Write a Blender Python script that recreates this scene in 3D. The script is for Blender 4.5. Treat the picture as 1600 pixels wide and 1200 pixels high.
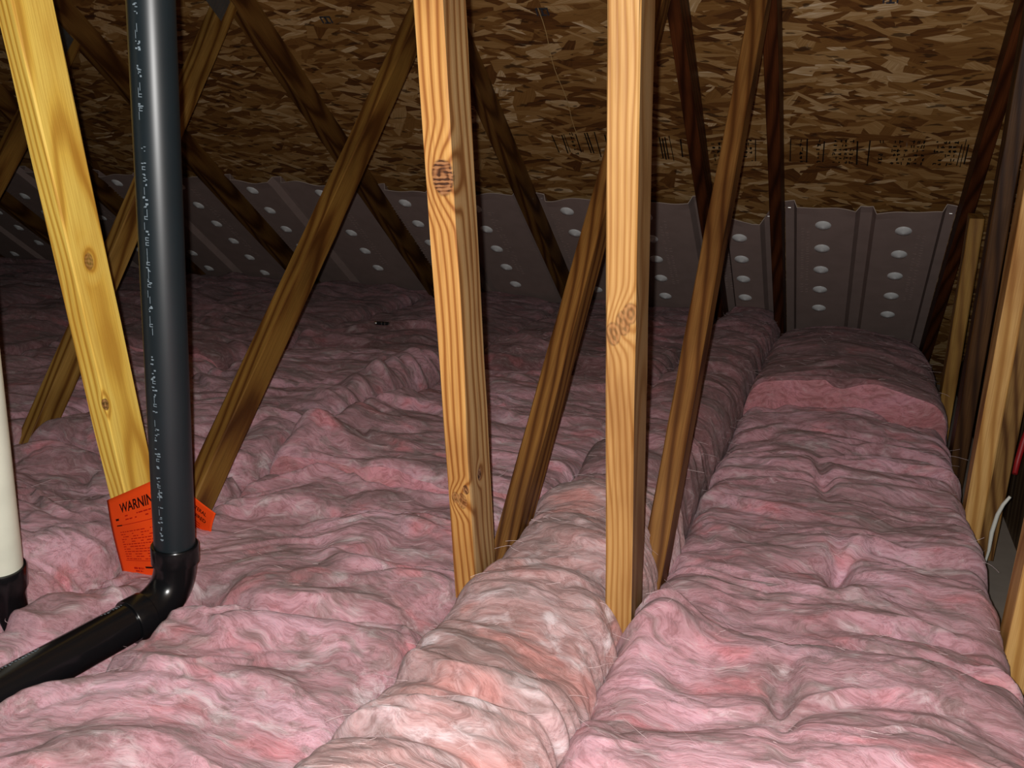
import bpy, bmesh, math, random
import numpy as np
from mathutils import Vector, Matrix, Euler

# ------------------------------------------------------------------ clearing
for o in list(bpy.data.objects):
    bpy.data.objects.remove(o)
SC = bpy.context.scene
COL = SC.collection
CZ = 0.95                      # camera eye above the drywall; drywall top is z = 0
FLOOR = -0.95                  # same level measured from the eye

# ------------------------------------------------------------------ camera
cam_d = bpy.data.cameras.new('camera')
cam = bpy.data.objects.new('camera', cam_d)
COL.objects.link(cam)
cr = Vector((0.93392071, 0.35695109, 0.01944311))
cd = Vector((0.10579744, -0.22403495, -0.96882158))
cf = Vector((-0.34146598, 0.90685956, -0.24699538))
M = Matrix(((cr.x, -cd.x, -cf.x), (cr.y, -cd.y, -cf.y), (cr.z, -cd.z, -cf.z)))
cam.matrix_world = Matrix.Translation((0, 0, CZ)) @ M.to_4x4()
cam_d.sensor_width = 36
cam_d.lens = 31.68
cam_d.clip_start = 0.02
SC.camera = cam

# ------------------------------------------------------------------ light: dark attic, the phone's lamp beside the lens
w = bpy.data.worlds.new('attic_air')
SC.world = w
w.use_nodes = True
w.node_tree.nodes['Background'].inputs[0].default_value = (0.9, 0.85, 0.8, 1)
w.node_tree.nodes['Background'].inputs[1].default_value = 0.004
ld = bpy.data.lights.new('phone_flash', 'POINT')
ld.energy = 78
ld.shadow_soft_size = 0.004
ld.color = (1.0, 0.975, 0.95)
lo = bpy.data.objects.new('phone_flash', ld)
lo.location = Vector((0, 0, CZ)) - 0.013 * cr - 0.006 * cd
COL.objects.link(lo)
vs = SC.view_settings
SC.display_settings.display_device = 'sRGB'
vs.view_transform = 'Standard'
vs.look = 'None'
vs.exposure = 0.0
vs.gamma = 1.0
vs.use_curve_mapping = False

# ------------------------------------------------------------------ node helpers
def new_mat(name, rough=0.8):
    m = bpy.data.materials.new(name)
    m.use_nodes = True
    nt = m.node_tree
    b = nt.nodes['Principled BSDF']
    b.inputs['Roughness'].default_value = rough
    return m, nt, b

def N(nt, typ, **kw):
    n = nt.nodes.new(typ)
    for k, v in kw.items():
        if k.startswith('i_'):
            n.inputs[k[2:].replace('_', ' ')].default_value = v
        else:
            setattr(n, k, v)
    return n

def L(nt, a, b):
    nt.links.new(a, b)

def math_n(nt, op, a, b=None, c=None, clamp=False):
    n = nt.nodes.new('ShaderNodeMath')
    n.operation = op
    n.use_clamp = clamp
    for i, v in enumerate((a, b, c)):
        if v is None:
            continue
        if isinstance(v, (int, float)):
            n.inputs[i].default_value = v
        else:
            nt.links.new(v, n.inputs[i])
    return n.outputs[0]

def vmath(nt, op, a, b=None):
    n = nt.nodes.new('ShaderNodeVectorMath')
    n.operation = op
    for i, v in enumerate((a, b)):
        if v is None:
            continue
        if isinstance(v, (tuple, list)):
            n.inputs[i].default_value = v
        else:
            nt.links.new(v, n.inputs[i])
    return n

def mixc(nt, f, a, b, mode='MIX'):
    n = nt.nodes.new('ShaderNodeMix')
    n.data_type = 'RGBA'
    n.blend_type = mode
    if isinstance(f, (int, float)):
        n.inputs[0].default_value = f
    else:
        nt.links.new(f, n.inputs[0])
    for i, v in ((6, a), (7, b)):
        if isinstance(v, (tuple, list)):
            n.inputs[i].default_value = (*v, 1) if len(v) == 3 else v
        else:
            nt.links.new(v, n.inputs[i])
    return n.outputs[2]

def ramp(nt, f, stops, interp='LINEAR'):
    n = nt.nodes.new('ShaderNodeValToRGB')
    n.color_ramp.interpolation = interp
    els = n.color_ramp.elements
    while len(els) < len(stops):
        els.new(0.5)
    for e, (p, c) in zip(els, stops):
        e.position = p
        e.color = (*c, 1) if len(c) == 3 else c
    nt.links.new(f, n.inputs[0])
    return n.outputs[0]

def smooth(nt, v, lo_, hi_, a=0.0, b=1.0):
    n = nt.nodes.new('ShaderNodeMapRange')
    n.interpolation_type = 'SMOOTHSTEP'
    nt.links.new(v, n.inputs[0])
    n.inputs[1].default_value = lo_
    n.inputs[2].default_value = hi_
    n.inputs[3].default_value = a
    n.inputs[4].default_value = b
    return n.outputs[0]

# ------------------------------------------------------------------ materials
def wood_mat(name, light, mid, dark, knots=(), seed=0.0, ring=55.0, rough=0.55, contrast=1.0, side=None):
    """pine with long grain along local Z; knots = (x, y, z, radius, darkness) in local space"""
    m, nt, b = new_mat(name, rough)
    tc = N(nt, 'ShaderNodeTexCoord')
    base = vmath(nt, 'ADD', tc.outputs['Object'], (seed * 1.7, seed * 0.9, seed * 3.1)).outputs[0]
    lowv = vmath(nt, 'MULTIPLY', base, (3.0, 3.0, 1.3)).outputs[0]
    nz = N(nt, 'ShaderNodeTexNoise', i_Scale=1.6, i_Detail=2.0)
    L(nt, lowv, nz.inputs['Vector'])
    warp = vmath(nt, 'SCALE', vmath(nt, 'SUBTRACT', nz.outputs['Color'], (0.5, 0.5, 0.5)).outputs[0])
    warp.inputs['Scale'].default_value = 0.035
    p = vmath(nt, 'ADD', tc.outputs['Object'], warp.outputs[0]).outputs[0]
    kmask = None
    kring = None
    for (kx, ky, kz, kr, kd) in knots:
        d = vmath(nt, 'SUBTRACT', tc.outputs['Object'], (kx, ky, kz)).outputs[0]
        d2 = vmath(nt, 'MULTIPLY', d, (1.0, 1.0, 0.62)).outputs[0]
        ln = vmath(nt, 'LENGTH', d2).outputs['Value']
        f = smooth(nt, ln, 0.0, kr * 3.2, 1.0, 0.0)
        bul = math_n(nt, 'MULTIPLY', f, kr * 1.3)
        cb = nt.nodes.new('ShaderNodeCombineXYZ')
        L(nt, bul, cb.inputs[0]); L(nt, bul, cb.inputs[1])
        p = vmath(nt, 'ADD', p, cb.outputs[0]).outputs[0]
        nn = N(nt, 'ShaderNodeTexNoise', i_Scale=60.0, i_Detail=2.0)
        L(nt, tc.outputs['Object'], nn.inputs['Vector'])
        lnn = math_n(nt, 'ADD', ln, math_n(nt, 'MULTIPLY', math_n(nt, 'SUBTRACT', nn.outputs[0], 0.5), kr * 0.45))
        mk = math_n(nt, 'MULTIPLY', smooth(nt, lnn, kr * 0.85, kr * 1.1, 1.0, 0.0), kd)
        rg = math_n(nt, 'SINE', math_n(nt, 'MULTIPLY', lnn, 11.0 / kr))
        kmask = mk if kmask is None else math_n(nt, 'MAXIMUM', kmask, mk)
        kring = rg if kring is None else math_n(nt, 'ADD', kring, rg)
    off = vmath(nt, 'ADD', p, (0.055 + 0.02 * math.sin(seed * 7), 0.045 * math.cos(seed * 3), seed * 0.37)).outputs[0]
    sq = vmath(nt, 'MULTIPLY', off, (1.0, 1.0, 0.035)).outputs[0]
    wv = N(nt, 'ShaderNodeTexWave', wave_type='RINGS', rings_direction='SPHERICAL')
    wv.inputs['Scale'].default_value = ring
    wv.inputs['Distortion'].default_value = 1.2
    wv.inputs['Detail'].default_value = 2.0
    wv.inputs['Detail Scale'].default_value = 1.5
    L(nt, sq, wv.inputs['Vector'])
    fib = N(nt, 'ShaderNodeTexNoise', i_Scale=1.0, i_Detail=5.0)
    fv = vmath(nt, 'MULTIPLY', base, (420.0, 420.0, 9.0)).outputs[0]
    L(nt, fv, fib.inputs['Vector'])
    g = math_n(nt, 'POWER', wv.outputs['Fac'], 1.5)
    c1 = ramp(nt, g, [(0.0, light), (0.55, mid), (1.0, tuple(mid[i] * (1 - contrast) + dark[i] * contrast for i in range(3)))])
    c2 = mixc(nt, smooth(nt, fib.outputs[0], 0.35, 0.7, 0.0, 0.4), c1, dark)
    blo = N(nt, 'ShaderNodeTexNoise', i_Scale=5.0, i_Detail=3.0)
    L(nt, vmath(nt, 'MULTIPLY', base, (2.0, 2.0, 0.8)).outputs[0], blo.inputs['Vector'])
    c3 = mixc(nt, smooth(nt, blo.outputs[0], 0.4, 0.75, 0.0, 0.45), c2, dark, 'MULTIPLY')
    if kmask is not None:
        kc = ramp(nt, math_n(nt, 'MULTIPLY_ADD', kring, 0.5, 0.5), [(0.0, (0.055, 0.02, 0.008)), (0.6, (0.22, 0.085, 0.03)), (1.0, (0.33, 0.15, 0.06))])
        c3 = mixc(nt, kmask, c3, kc)
    if side:      # the +X face is tinted darker and greyer than the other faces
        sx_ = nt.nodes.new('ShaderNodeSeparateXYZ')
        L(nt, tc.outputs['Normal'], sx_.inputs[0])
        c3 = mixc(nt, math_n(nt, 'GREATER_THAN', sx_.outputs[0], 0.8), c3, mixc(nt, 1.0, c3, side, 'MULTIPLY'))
    L(nt, c3, b.inputs['Base Color'])
    bp = N(nt, 'ShaderNodeBump', i_Strength=0.35, i_Distance=0.0012)
    L(nt, math_n(nt, 'ADD', math_n(nt, 'MULTIPLY', g, -0.6), fib.outputs[0]), bp.inputs['Height'])
    L(nt, bp.outputs[0], b.inputs['Normal'])
    b.inputs['Specular IOR Level'].default_value = 0.25
    return m

def osb_mat(name, dark=1.0):
    """oriented strand board: overlapping stretched flakes; object coords X = across, Y = up the slope"""
    m, nt, b = new_mat(name, 0.62)
    tc = N(nt, 'ShaderNodeTexCoord')
    P = tc.outputs['Object']
    nz = N(nt, 'ShaderNodeTexNoise', i_Scale=9.0, i_Detail=3.0)
    L(nt, P, nz.inputs['Vector'])
    wp = vmath(nt, 'SCALE', vmath(nt, 'SUBTRACT', nz.outputs['Color'], (0.5, 0.5, 0.5)).outputs[0])
    wp.inputs['Scale'].default_value = 0.02
    P = vmath(nt, 'ADD', P, wp.outputs[0]).outputs[0]
    col = None
    hgt = None
    stops = [(0.0, (0.07, 0.022, 0.004)), (0.2, (0.17, 0.065, 0.012)), (0.5, (0.30, 0.145, 0.036)),
             (0.74, (0.42, 0.235, 0.080)), (0.9, (0.58, 0.38, 0.18)), (1.0, (0.85, 0.68, 0.46))]
    for i, (ang, sx, sy, th) in enumerate([(4, 8, 30, 0), (-16, 7, 26, .45), (26, 6.5, 24, .5), (-42, 7, 24, .58),
                                           (3, 6, 30, .5), (64, 7, 22, .76), (-8, 9, 44, .6), (12, 13, 66, .72), (-28, 15, 70, .82)]):
        mp = N(nt, 'ShaderNodeMapping')
        mp.inputs['Rotation'].default_value = (0, 0, math.radians(ang))
        mp.inputs['Location'].default_value = (i * 3.7, i * 1.9, i * 5.0)
        L(nt, P, mp.inputs['Vector'])
        s = vmath(nt, 'MULTIPLY', mp.outputs[0], (sx, sy, 0.0)).outputs[0]
        vo = N(nt, 'ShaderNodeTexVoronoi', voronoi_dimensions='2D', feature='F1', distance='MINKOWSKI')
        vo.inputs['Scale'].default_value = 1.0
        vo.inputs['Exponent'].default_value = 1.6
        vo.inputs['Randomness'].default_value = 0.95
        L(nt, s, vo.inputs['Vector'])
        sp = N(nt, 'ShaderNodeSeparateColor')
        L(nt, vo.outputs['Color'], sp.inputs[0])
        fibv = vmath(nt, 'MULTIPLY', mp.outputs[0], (14, 260, 0)).outputs[0]
        fb = N(nt, 'ShaderNodeTexNoise', i_Scale=1.0, i_Detail=3.0)
        L(nt, fibv, fb.inputs['Vector'])
        tone = math_n(nt, 'ADD', math_n(nt, 'MULTIPLY', sp.outputs[0], 0.85), math_n(nt, 'MULTIPLY', math_n(nt, 'SUBTRACT', fb.outputs[0], 0.35), 0.45))
        c = ramp(nt, tone, stops)
        if col is None:
            col, hgt = c, sp.outputs[2]
        else:
            mask = math_n(nt, 'GREATER_THAN', sp.outputs[1], th)
            col = mixc(nt, mask, col, c)
            mh = nt.nodes.new('ShaderNodeMix')
            L(nt, mask, mh.inputs[0]); L(nt, hgt, mh.inputs[2]); L(nt, math_n(nt, 'ADD', sp.outputs[2], 0.3 * i), mh.inputs[3])
            hgt = mh.outputs[0]
    # small dark gaps between flakes
    vg = N(nt, 'ShaderNodeTexNoise', i_Scale=1.0, i_Detail=2.0)
    L(nt, vmath(nt, 'MULTIPLY', P, (14, 46, 1)).outputs[0], vg.inputs['Vector'])
    gap = smooth(nt, vg.outputs[0], 0.625, 0.67)
    col = mixc(nt, math_n(nt, 'MULTIPLY', gap, 0.75), col, (0.03, 0.010, 0.002))
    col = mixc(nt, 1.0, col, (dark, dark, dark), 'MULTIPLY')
    L(nt, col, b.inputs['Base Color'])
    bp = N(nt, 'ShaderNodeBump', i_Strength=0.6, i_Distance=0.0012)
    L(nt, hgt, bp.inputs['Height'])
    L(nt, bp.outputs[0], b.inputs['Normal'])
    return m

def fluff_mat(name, cols, seed=0.0, white=0.25, flow=(7.0, 34.0)):
    """glass wool: soft patches of pink, mauve and grey with fine combed fibres"""
    m, nt, b = new_mat(name, 0.95)
    g = N(nt, 'ShaderNodeNewGeometry')
    P0 = vmath(nt, 'ADD', g.outputs['Position'], (seed * 3.3, seed * 1.9, seed)).outputs[0]
    n1 = N(nt, 'ShaderNodeTexNoise', i_Scale=5.5, i_Detail=3.0)
    L(nt, P0, n1.inputs['Vector'])
    wp = vmath(nt, 'SCALE', vmath(nt, 'SUBTRACT', n1.outputs['Color'], (0.5, 0.5, 0.5)).outputs[0])
    wp.inputs['Scale'].default_value = 0.16
    P = vmath(nt, 'ADD', P0, wp.outputs[0]).outputs[0]
    def strk(sx, sy, det, sz=None, rgh=0.55):
        t = N(nt, 'ShaderNodeTexNoise', i_Scale=1.0, i_Detail=det, i_Roughness=rgh)
        L(nt, vmath(nt, 'MULTIPLY', P, (sx, sy, sz if sz else sy)).outputs[0], t.inputs['Vector'])
        return t.outputs[0]
    a = strk(4.5, 9.0, 4.0)
    c = ramp(nt, a, [(0.32, cols[0]), (0.43, cols[1]), (0.53, cols[2]), (0.66, cols[3])])
    bb = strk(11.0, 30.0, 5.0)
    c = mixc(nt, smooth(nt, bb, 0.50, 0.66, 0.0, 0.85), c, cols[4])
    P = vmath(nt, 'ADD', P, (5.2, 1.3, 0.7)).outputs[0]
    wh = strk(10.0, 26.0, 4.0)
    c = mixc(nt, smooth(nt, wh, 0.54, 0.74, 0.0, white * 2.4), c, (0.76, 0.64, 0.66))
    ro = strk(6.0, 13.0, 3.0)
    c = mixc(nt, smooth(nt, ro, 0.55, 0.70, 0.0, 0.65), c, cols[5])
    f1 = strk(22.0, 120.0, 7.0, rgh=0.65)
    f2 = strk(50.0, 520.0, 4.0, rgh=0.6)
    ff = math_n(nt, 'ADD', math_n(nt, 'MULTIPLY', f1, 0.7), math_n(nt, 'MULTIPLY', f2, 0.3))
    c = mixc(nt, smooth(nt, ff, 0.38, 0.55, 0.6, 0.0), c, (0.50, 0.38, 0.36), 'MULTIPLY')
    c = mixc(nt, smooth(nt, ff, 0.53, 0.72, 0.0, 0.45), c, (0.80, 0.66, 0.66))
    L(nt, c, b.inputs['Base Color'])
    bp = N(nt, 'ShaderNodeBump', i_Strength=0.7, i_Distance=0.005)
    L(nt, math_n(nt, 'ADD', math_n(nt, 'MULTIPLY', bb, 1.6), ff), bp.inputs['Height'])
    L(nt, bp.outputs[0], b.inputs['Normal'])
    b.inputs['Specular IOR Level'].default_value = 0.05
    b.inputs['Sheen Weight'].default_value = 0.15
    b.inputs['Subsurface Weight'].default_value = 0.5
    b.inputs['Subsurface Radius'].default_value = (1.0, 0.55, 0.5)
    b.inputs['Subsurface Scale'].default_value = 0.008
    b.inputs['Sheen Roughness'].default_value = 0.6
    return m

def plain(name, col, rough=0.5, metal=0.0, spec=0.5, bump=None):
    m, nt, b = new_mat(name, rough)
    b.inputs['Metallic'].default_value = metal
    b.inputs['Specular IOR Level'].default_value = spec
    tc = N(nt, 'ShaderNodeTexCoord')
    nz = N(nt, 'ShaderNodeTexNoise', i_Scale=18.0, i_Detail=4.0)
    L(nt, tc.outputs['Object'], nz.inputs['Vector'])
    c = mixc(nt, smooth(nt, nz.outputs[0], 0.3, 0.75, 0.0, 0.35), (*col, 1), tuple(x * 0.72 for x in col))
    L(nt, c, b.inputs['Base Color'])
    if bump:
        bp = N(nt, 'ShaderNodeBump', i_Strength=0.5, i_Distance=bump)
        L(nt, nz.outputs[0], bp.inputs['Height'])
        L(nt, bp.outputs[0], b.inputs['Normal'])
    return m

PINK = [(0.34, 0.20, 0.205), (0.50, 0.275, 0.305), (0.64, 0.36, 0.41), (0.74, 0.45, 0.53), (0.38, 0.26, 0.26), (0.72, 0.25, 0.28)]
SALM = [(0.32, 0.205, 0.19), (0.47, 0.285, 0.275), (0.57, 0.355, 0.35), (0.63, 0.46, 0.48), (0.35, 0.25, 0.24), (0.64, 0.27, 0.24)]
FAR_DIM = [(0.17, 0.095, 0.09), (0.26, 0.135, 0.14), (0.34, 0.18, 0.19), (0.46, 0.25, 0.28), (0.24, 0.155, 0.15), (0.42, 0.15, 0.16)]  # far wool darkened: the lamp's falloff is put into the colour
M_PINK = fluff_mat('glass_wool_pink', PINK, 0.0, 0.34)
M_PINK2 = fluff_mat('glass_wool_pink_two', PINK, 2.3, 0.3)
M_SALM = fluff_mat('glass_wool_salmon', SALM, 1.1, 0.42)
M_FAR_DIM = fluff_mat('glass_wool_far_dim', FAR_DIM, 4.2, 0.12)
CUT = [(0.50, 0.22, 0.23), (0.62, 0.28, 0.30), (0.72, 0.33, 0.37), (0.76, 0.38, 0.44), (0.55, 0.26, 0.27), (0.78, 0.30, 0.33)]
M_CUT = fluff_mat('glass_wool_cut_face', CUT, 3.1, 0.05)
M_OSB = osb_mat('strand_board')
M_OSB_WALL = osb_mat('strand_board_gable_shaded', 0.28)  # same board darkened, the shade on the gable painted into its colour
M_BLACK = plain('black_abs', (0.010, 0.017, 0.021), 0.40, 0, 0.62)
M_BLACKHUB = plain('black_abs_fitting', (0.006, 0.006, 0.007), 0.22, 0, 0.45)
M_PVC = plain('cream_pvc', (0.78, 0.80, 0.66), 0.4)
M_ORANGE = plain('orange_card', (1.0, 0.085, 0.010), 0.75, 0, 0.1)
M_INK = plain('black_ink', (0.03, 0.004, 0.003), 0.8, 0, 0.1)
M_REDINK = plain('faded_ink', (0.50, 0.012, 0.004), 0.8, 0, 0.1)
M_STAMP = plain('board_stamp_ink', (0.012, 0.010, 0.008), 0.9, 0, 0.05)
M_PRINT = plain('pale_print', (0.22, 0.28, 0.32), 0.7)
M_FOAM = plain('grey_vent_foam', (0.36, 0.265, 0.235), 0.8, 0, 0.12)
M_FOAMEDGE = plain('pale_vent_edge', (0.55, 0.46, 0.40), 0.8, 0, 0.12)
M_DIMPLE = plain('white_vent_dimple', (0.93, 0.95, 0.94), 0.28, 0.0, 1.0)
M_STEEL = plain('galvanised_plate', (0.20, 0.22, 0.23), 0.5, 0.85, 0.5, 0.001)
M_CLIP = plain('steel_clip', (0.22, 0.26, 0.32), 0.4, 0.9)
M_NAIL = plain('bright_nail', (0.8, 0.8, 0.78), 0.25, 1.0)
M_FIBRE = plain('stray_fibre', (0.80, 0.62, 0.62), 0.7)
M_DRYWALL = plain('drywall_paper', (0.35, 0.30, 0.25), 0.9)
M_WIRE = plain('pale_wire', (0.60, 0.60, 0.54), 0.5)
M_RED = plain('red_wire', (0.35, 0.01, 0.012), 0.5)
M_THREAD = plain('tan_thread', (0.55, 0.36, 0.14), 0.8)
M_PEN = plain('marker_black', (0.01, 0.011, 0.012), 0.25)
M_BROWNWOOL = fluff_mat('glass_wool_brown', [(0.14, 0.05, 0.04), (0.2, 0.07, 0.05), (0.26, 0.09, 0.06), (0.3, 0.12, 0.08), (0.2, 0.08, 0.06), (0.3, 0.08, 0.05)], 1.0, 0.02)

# ------------------------------------------------------------------ object helpers
def V(x, y, z):
    return Vector((x, y, z + CZ))

def obj(name, me, mats=(), parent=None, mw=None, smooth_=False):
    o = bpy.data.objects.new(name, me)
    COL.objects.link(o)
    for m in (mats if isinstance(mats, (list, tuple)) else [mats]):
        me.materials.append(m)
    if parent is not None:
        o.parent = parent
        if mw is not None:
            o.matrix_local = parent['_inv'] @ mw if False else (Matrix.Translation(-Vector(parent.location)) @ mw)
        else:
            o.matrix_local = Matrix.Translation(-Vector(parent.location))
    elif mw is not None:
        o.matrix_world = mw
    if smooth_:
        for p in me.polygons:
            p.use_smooth = True
    return o

def thing(name, label, cat, loc, group=None):
    o = bpy.data.objects.new(name, None)
    o.empty_display_size = 0.05
    COL.objects.link(o)
    o.location = loc
    o['label'] = label
    o['category'] = cat
    if group:
        o['group'] = group
    return o

def tag(o, label, cat, group=None):
    o['label'] = label
    o['category'] = cat
    if group:
        o['group'] = group
    return o

def struct(o):
    o['kind'] = 'structure'
    return o

def bm_to_me(bm, name):
    me = bpy.data.meshes.new(name)
    bmesh.ops.recalc_face_normals(bm, faces=bm.faces)
    bm.to_mesh(me)
    bm.free()
    return me

rng = random.Random(7)

# ------------------------------------------------------------------ timber
def timber_mesh(name, wx, wy, length, segs=14, wob=0.0007, seed=0, bev=0.0022):
    """sawn board from z=0..length, x 0..wx, y 0..wy, eased edges, slightly wavy"""
    r = random.Random(seed)
    bm = bmesh.new()
    prof = [(bev, 0), (wx - bev, 0), (wx, bev), (wx, wy - bev), (wx - bev, wy), (bev, wy), (0, wy - bev), (0, bev)]
    rings = []
    ph = [r.uniform(0, 6.28) for _ in range(8)]
    for k in range(segs + 1):
        z = length * k / segs
        row = []
        for j, (x, y) in enumerate(prof):
            dx = wob * math.sin(z * 5.1 + ph[j % 4]) + wob * 0.6 * r.uniform(-1, 1)
            dy = wob * math.sin(z * 6.3 + ph[(j + 3) % 8]) + wob * 0.6 * r.uniform(-1, 1)
            row.append(bm.verts.new((x + dx, y + dy, z)))
        rings.append(row)
    for a, b_ in zip(rings, rings[1:]):
        for j in range(8):
            bm.faces.new((a[j], a[(j + 1) % 8], b_[(j + 1) % 8], b_[j]))
    bm.faces.new(rings[0][::-1])
    bm.faces.new(rings[-1])
    return bm_to_me(bm, name)

def frame(x, y, z, ang):
    """timber frame: local Z leans `ang` degrees from vertical towards +Y, local Y is the depth of the board"""
    a = math.radians(ang)
    R = Matrix(((1, 0, 0), (0, math.cos(a), math.sin(a)), (0, -math.sin(a), math.cos(a))))
    return Matrix.Translation(V(x, y, z)) @ R.to_4x4()

def timber(name, parent, x, y, z, ang, length, wx, wy, mat, seed=0, **kw):
    return obj(name, timber_mesh(name, wx, wy, length, seed=seed, **kw), mat, parent, frame(x, y, z, ang))

def local(x, y, z, ang, pt):
    return frame(x, y, z, ang).inverted() @ V(*pt)

# roof plane: A*y + B*z = c  (deck face c = 2.626)
RA, RB, RC = 0.8609187, 1.1219711, 2.626
SL = math.hypot(RA, RB)
SLOPE = math.degrees(math.atan2(RA, RB))           # 37.5 deg
def deck_z(y, c=RC):
    return (c - RA * y) / RB

WX = 0.038
FRONT_LEAN = -8.8
warm = ((0.62, 0.36, 0.125), (0.52, 0.27, 0.08), (0.27, 0.11, 0.025))
def W(k, s=1.0):
    return tuple(tuple(c * s for c in t) for t in k)

def kn(fr, pts):
    out = []
    for (p, r, d) in pts:
        q = local(*fr, p)
        out.append((q.x, q.y, q.z, r, d))
    return out

def truss(x, label, front=None, back=None, mats=None, group='roof trusses', chord_seed=0, segs=14):
    """x = left face; front = (y,z) point on the near edge; back = (y,z,angle) point on the upper near edge"""
    t = thing('roof_truss', label, 'roof truss', V(x + WX / 2, 1.0, FLOOR), group)
    mc, mf, mb = mats
    # top chord lies against the deck
    yT = -0.55
    fr = (x, yT, deck_z(yT), 180 - (90 - SLOPE))
    L_ = (4.02 - yT) / math.cos(math.radians(SLOPE))
    timber('top_chord', t, *fr, L_, WX, 0.089, mc, seed=chord_seed, segs=22)
    # bottom chord buried in the wool
    obj('bottom_chord', timber_mesh('bottom_chord', WX, 0.089, 4.55, seed=chord_seed + 1), mc, t, frame(x, -0.55, FLOOR + 0.089, 90))
    if front:
        a = math.radians(FRONT_LEAN)
        y0, z0 = front
        down = (z0 - (FLOOR + 0.085)) / math.cos(a)
        yb, zb = y0 - math.sin(a) * down, z0 - math.cos(a) * down
        # up to the chord underside
        up = 0
        for k in range(400):
            up = k * 0.005
            if RA * (yb + math.sin(a) * up) + RB * (zb + math.cos(a) * up) > 2.50 - 0.03:
                break
        timber('web', t, x, yb, zb, FRONT_LEAN, up, WX, 0.072, mf, seed=chord_seed + 2, segs=24)
    if back:
        y0, z0, ang = back
        a = math.radians(ang)
        dn = (z0 - (FLOOR + 0.12)) / math.cos(a)
        yb, zb = y0 - math.sin(a) * dn, z0 - math.cos(a) * dn
        up = 0
        for k in range(900):
            up = k * 0.004
            if RA * (yb + math.sin(a) * up) + RB * (zb + math.cos(a) * up) > 2.49:
                break
        timber('web', t, x, yb, zb, ang, up, WX, 0.064, mb, seed=chord_seed + 3, segs=24)
        # toothed plate on the right-hand face where the web meets the chord
        yt, zt = yb + math.sin(a) * up, zb + math.cos(a) * up
        plate(t, x + WX + 0.0008, yt - 0.045, zt - 0.02)
    return t

def plate(t, x, y, z, w_=0.10, h_=0.075):
    bm = bmesh.new()
    th = 0.0012
    nx, ny = 8, 6
    bmesh.ops.create_cube(bm, size=1)
    for v in bm.verts:
        v.co = Vector((v.co.x * th, v.co.y * w_, v.co.z * h_))
    for i in range(nx):
        for j in range(ny):
            yy = (i + .5) / nx * w_ - w_ / 2
            zz = (j + .5) / ny * h_ - h_ / 2
            r = bmesh.ops.create_cube(bm, size=1)
            for v in r['verts']:
                v.co = Vector((v.co.x * 0.0016 + th * .6, v.co.y * 0.0028 + yy, v.co.z * 0.007 + zz))
    me = bm_to_me(bm, 'connector_plate')
    obj('connector_plate', me, M_STEEL, t, Matrix.Translation(V(x, y, z)) @ Matrix.Rotation(math.radians(-SLOPE), 4, 'X'))

T2X, T1X, T0X, TM1, TM2, TM3, TM4, TM5 = -0.282, -0.5175, -1.17, -1.826, -2.535, -3.235, -3.935, -4.635
GX = 0.285

RAFT = wood_mat('rafter_pine', (0.20, 0.095, 0.022), (0.14, 0.058, 0.013), (0.06, 0.020, 0.004), seed=5, ring=40)
RAFT_B = wood_mat('rafter_pine_red', (0.13, 0.036, 0.009), (0.085, 0.022, 0.005), (0.035, 0.009, 0.002), seed=6, ring=40)

# --- truss with the narrow gap, right of centre (front web is the square-on post)
fr2 = (T2X, 1.077, -0.211, FRONT_LEAN)
def web_frame(x, y0, z0):
    a = math.radians(FRONT_LEAN)
    dn = (z0 - (FLOOR + 0.085)) / math.cos(a)
    return (x, y0 - math.sin(a) * dn, z0 - math.cos(a) * dn, FRONT_LEAN)
wf2 = web_frame(T2X, 1.077, -0.211)
wf1 = web_frame(T1X, 1.077, -0.211)
wf0 = web_frame(T0X, 1.070, -0.212)

# surface points of the knots, world metres from the eye
K2 = kn(wf2, [((-0.2508, 1.0732, -0.1865), 0.009, 0.6), ((-0.2600, 1.0757, -0.2000), 0.010, 0.6), ((-0.272, 1.0781, -0.2140), 0.010, 0.6)])
K1 = kn(wf1, [((-0.4930, 1.0489, -0.0296), 0.0145, 1.0), ((-0.488, 1.1168, -0.4682), 0.005, 0.9), ((-0.495, 1.1205, -0.488), 0.008, 0.6), ((-0.506, 1.1190, -0.484), 0.006, 0.6), ((-0.4795, 1.146, -0.453), 0.006, 1.0)])
K0 = kn(wf0, [((-1.132, 1.098, -0.177), 0.009, 0.7), ((-1.132, 1.103, -0.414), 0.007, 0.9)])
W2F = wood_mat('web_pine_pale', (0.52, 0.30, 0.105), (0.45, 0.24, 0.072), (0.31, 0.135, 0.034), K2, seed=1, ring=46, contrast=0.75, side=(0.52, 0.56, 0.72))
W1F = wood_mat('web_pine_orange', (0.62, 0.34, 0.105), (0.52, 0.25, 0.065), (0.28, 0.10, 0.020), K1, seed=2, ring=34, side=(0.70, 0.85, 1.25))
W0F = wood_mat('web_pine_yellow', (1.0, 0.72, 0.15), (0.92, 0.60, 0.10), (0.62, 0.33, 0.045), K0, seed=3, ring=36)
WB0 = wood_mat('web_pine_brown', (0.27, 0.14, 0.028), (0.21, 0.095, 0.018), (0.10, 0.036, 0.006), seed=7, ring=34)
WB1 = wood_mat('web_pine_redbrown', (0.27, 0.125, 0.028), (0.20, 0.08, 0.016), (0.085, 0.028, 0.005), seed=8, ring=38)
WB2 = wood_mat('web_pine_tan', (0.28, 0.13, 0.033), (0.21, 0.085, 0.019), (0.10, 0.034, 0.007), seed=9.4, ring=30)
WBM = wood_mat('web_pine_olive', (0.40, 0.23, 0.055), (0.30, 0.155, 0.03), (0.14, 0.055, 0.01), seed=10, ring=30)

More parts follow.
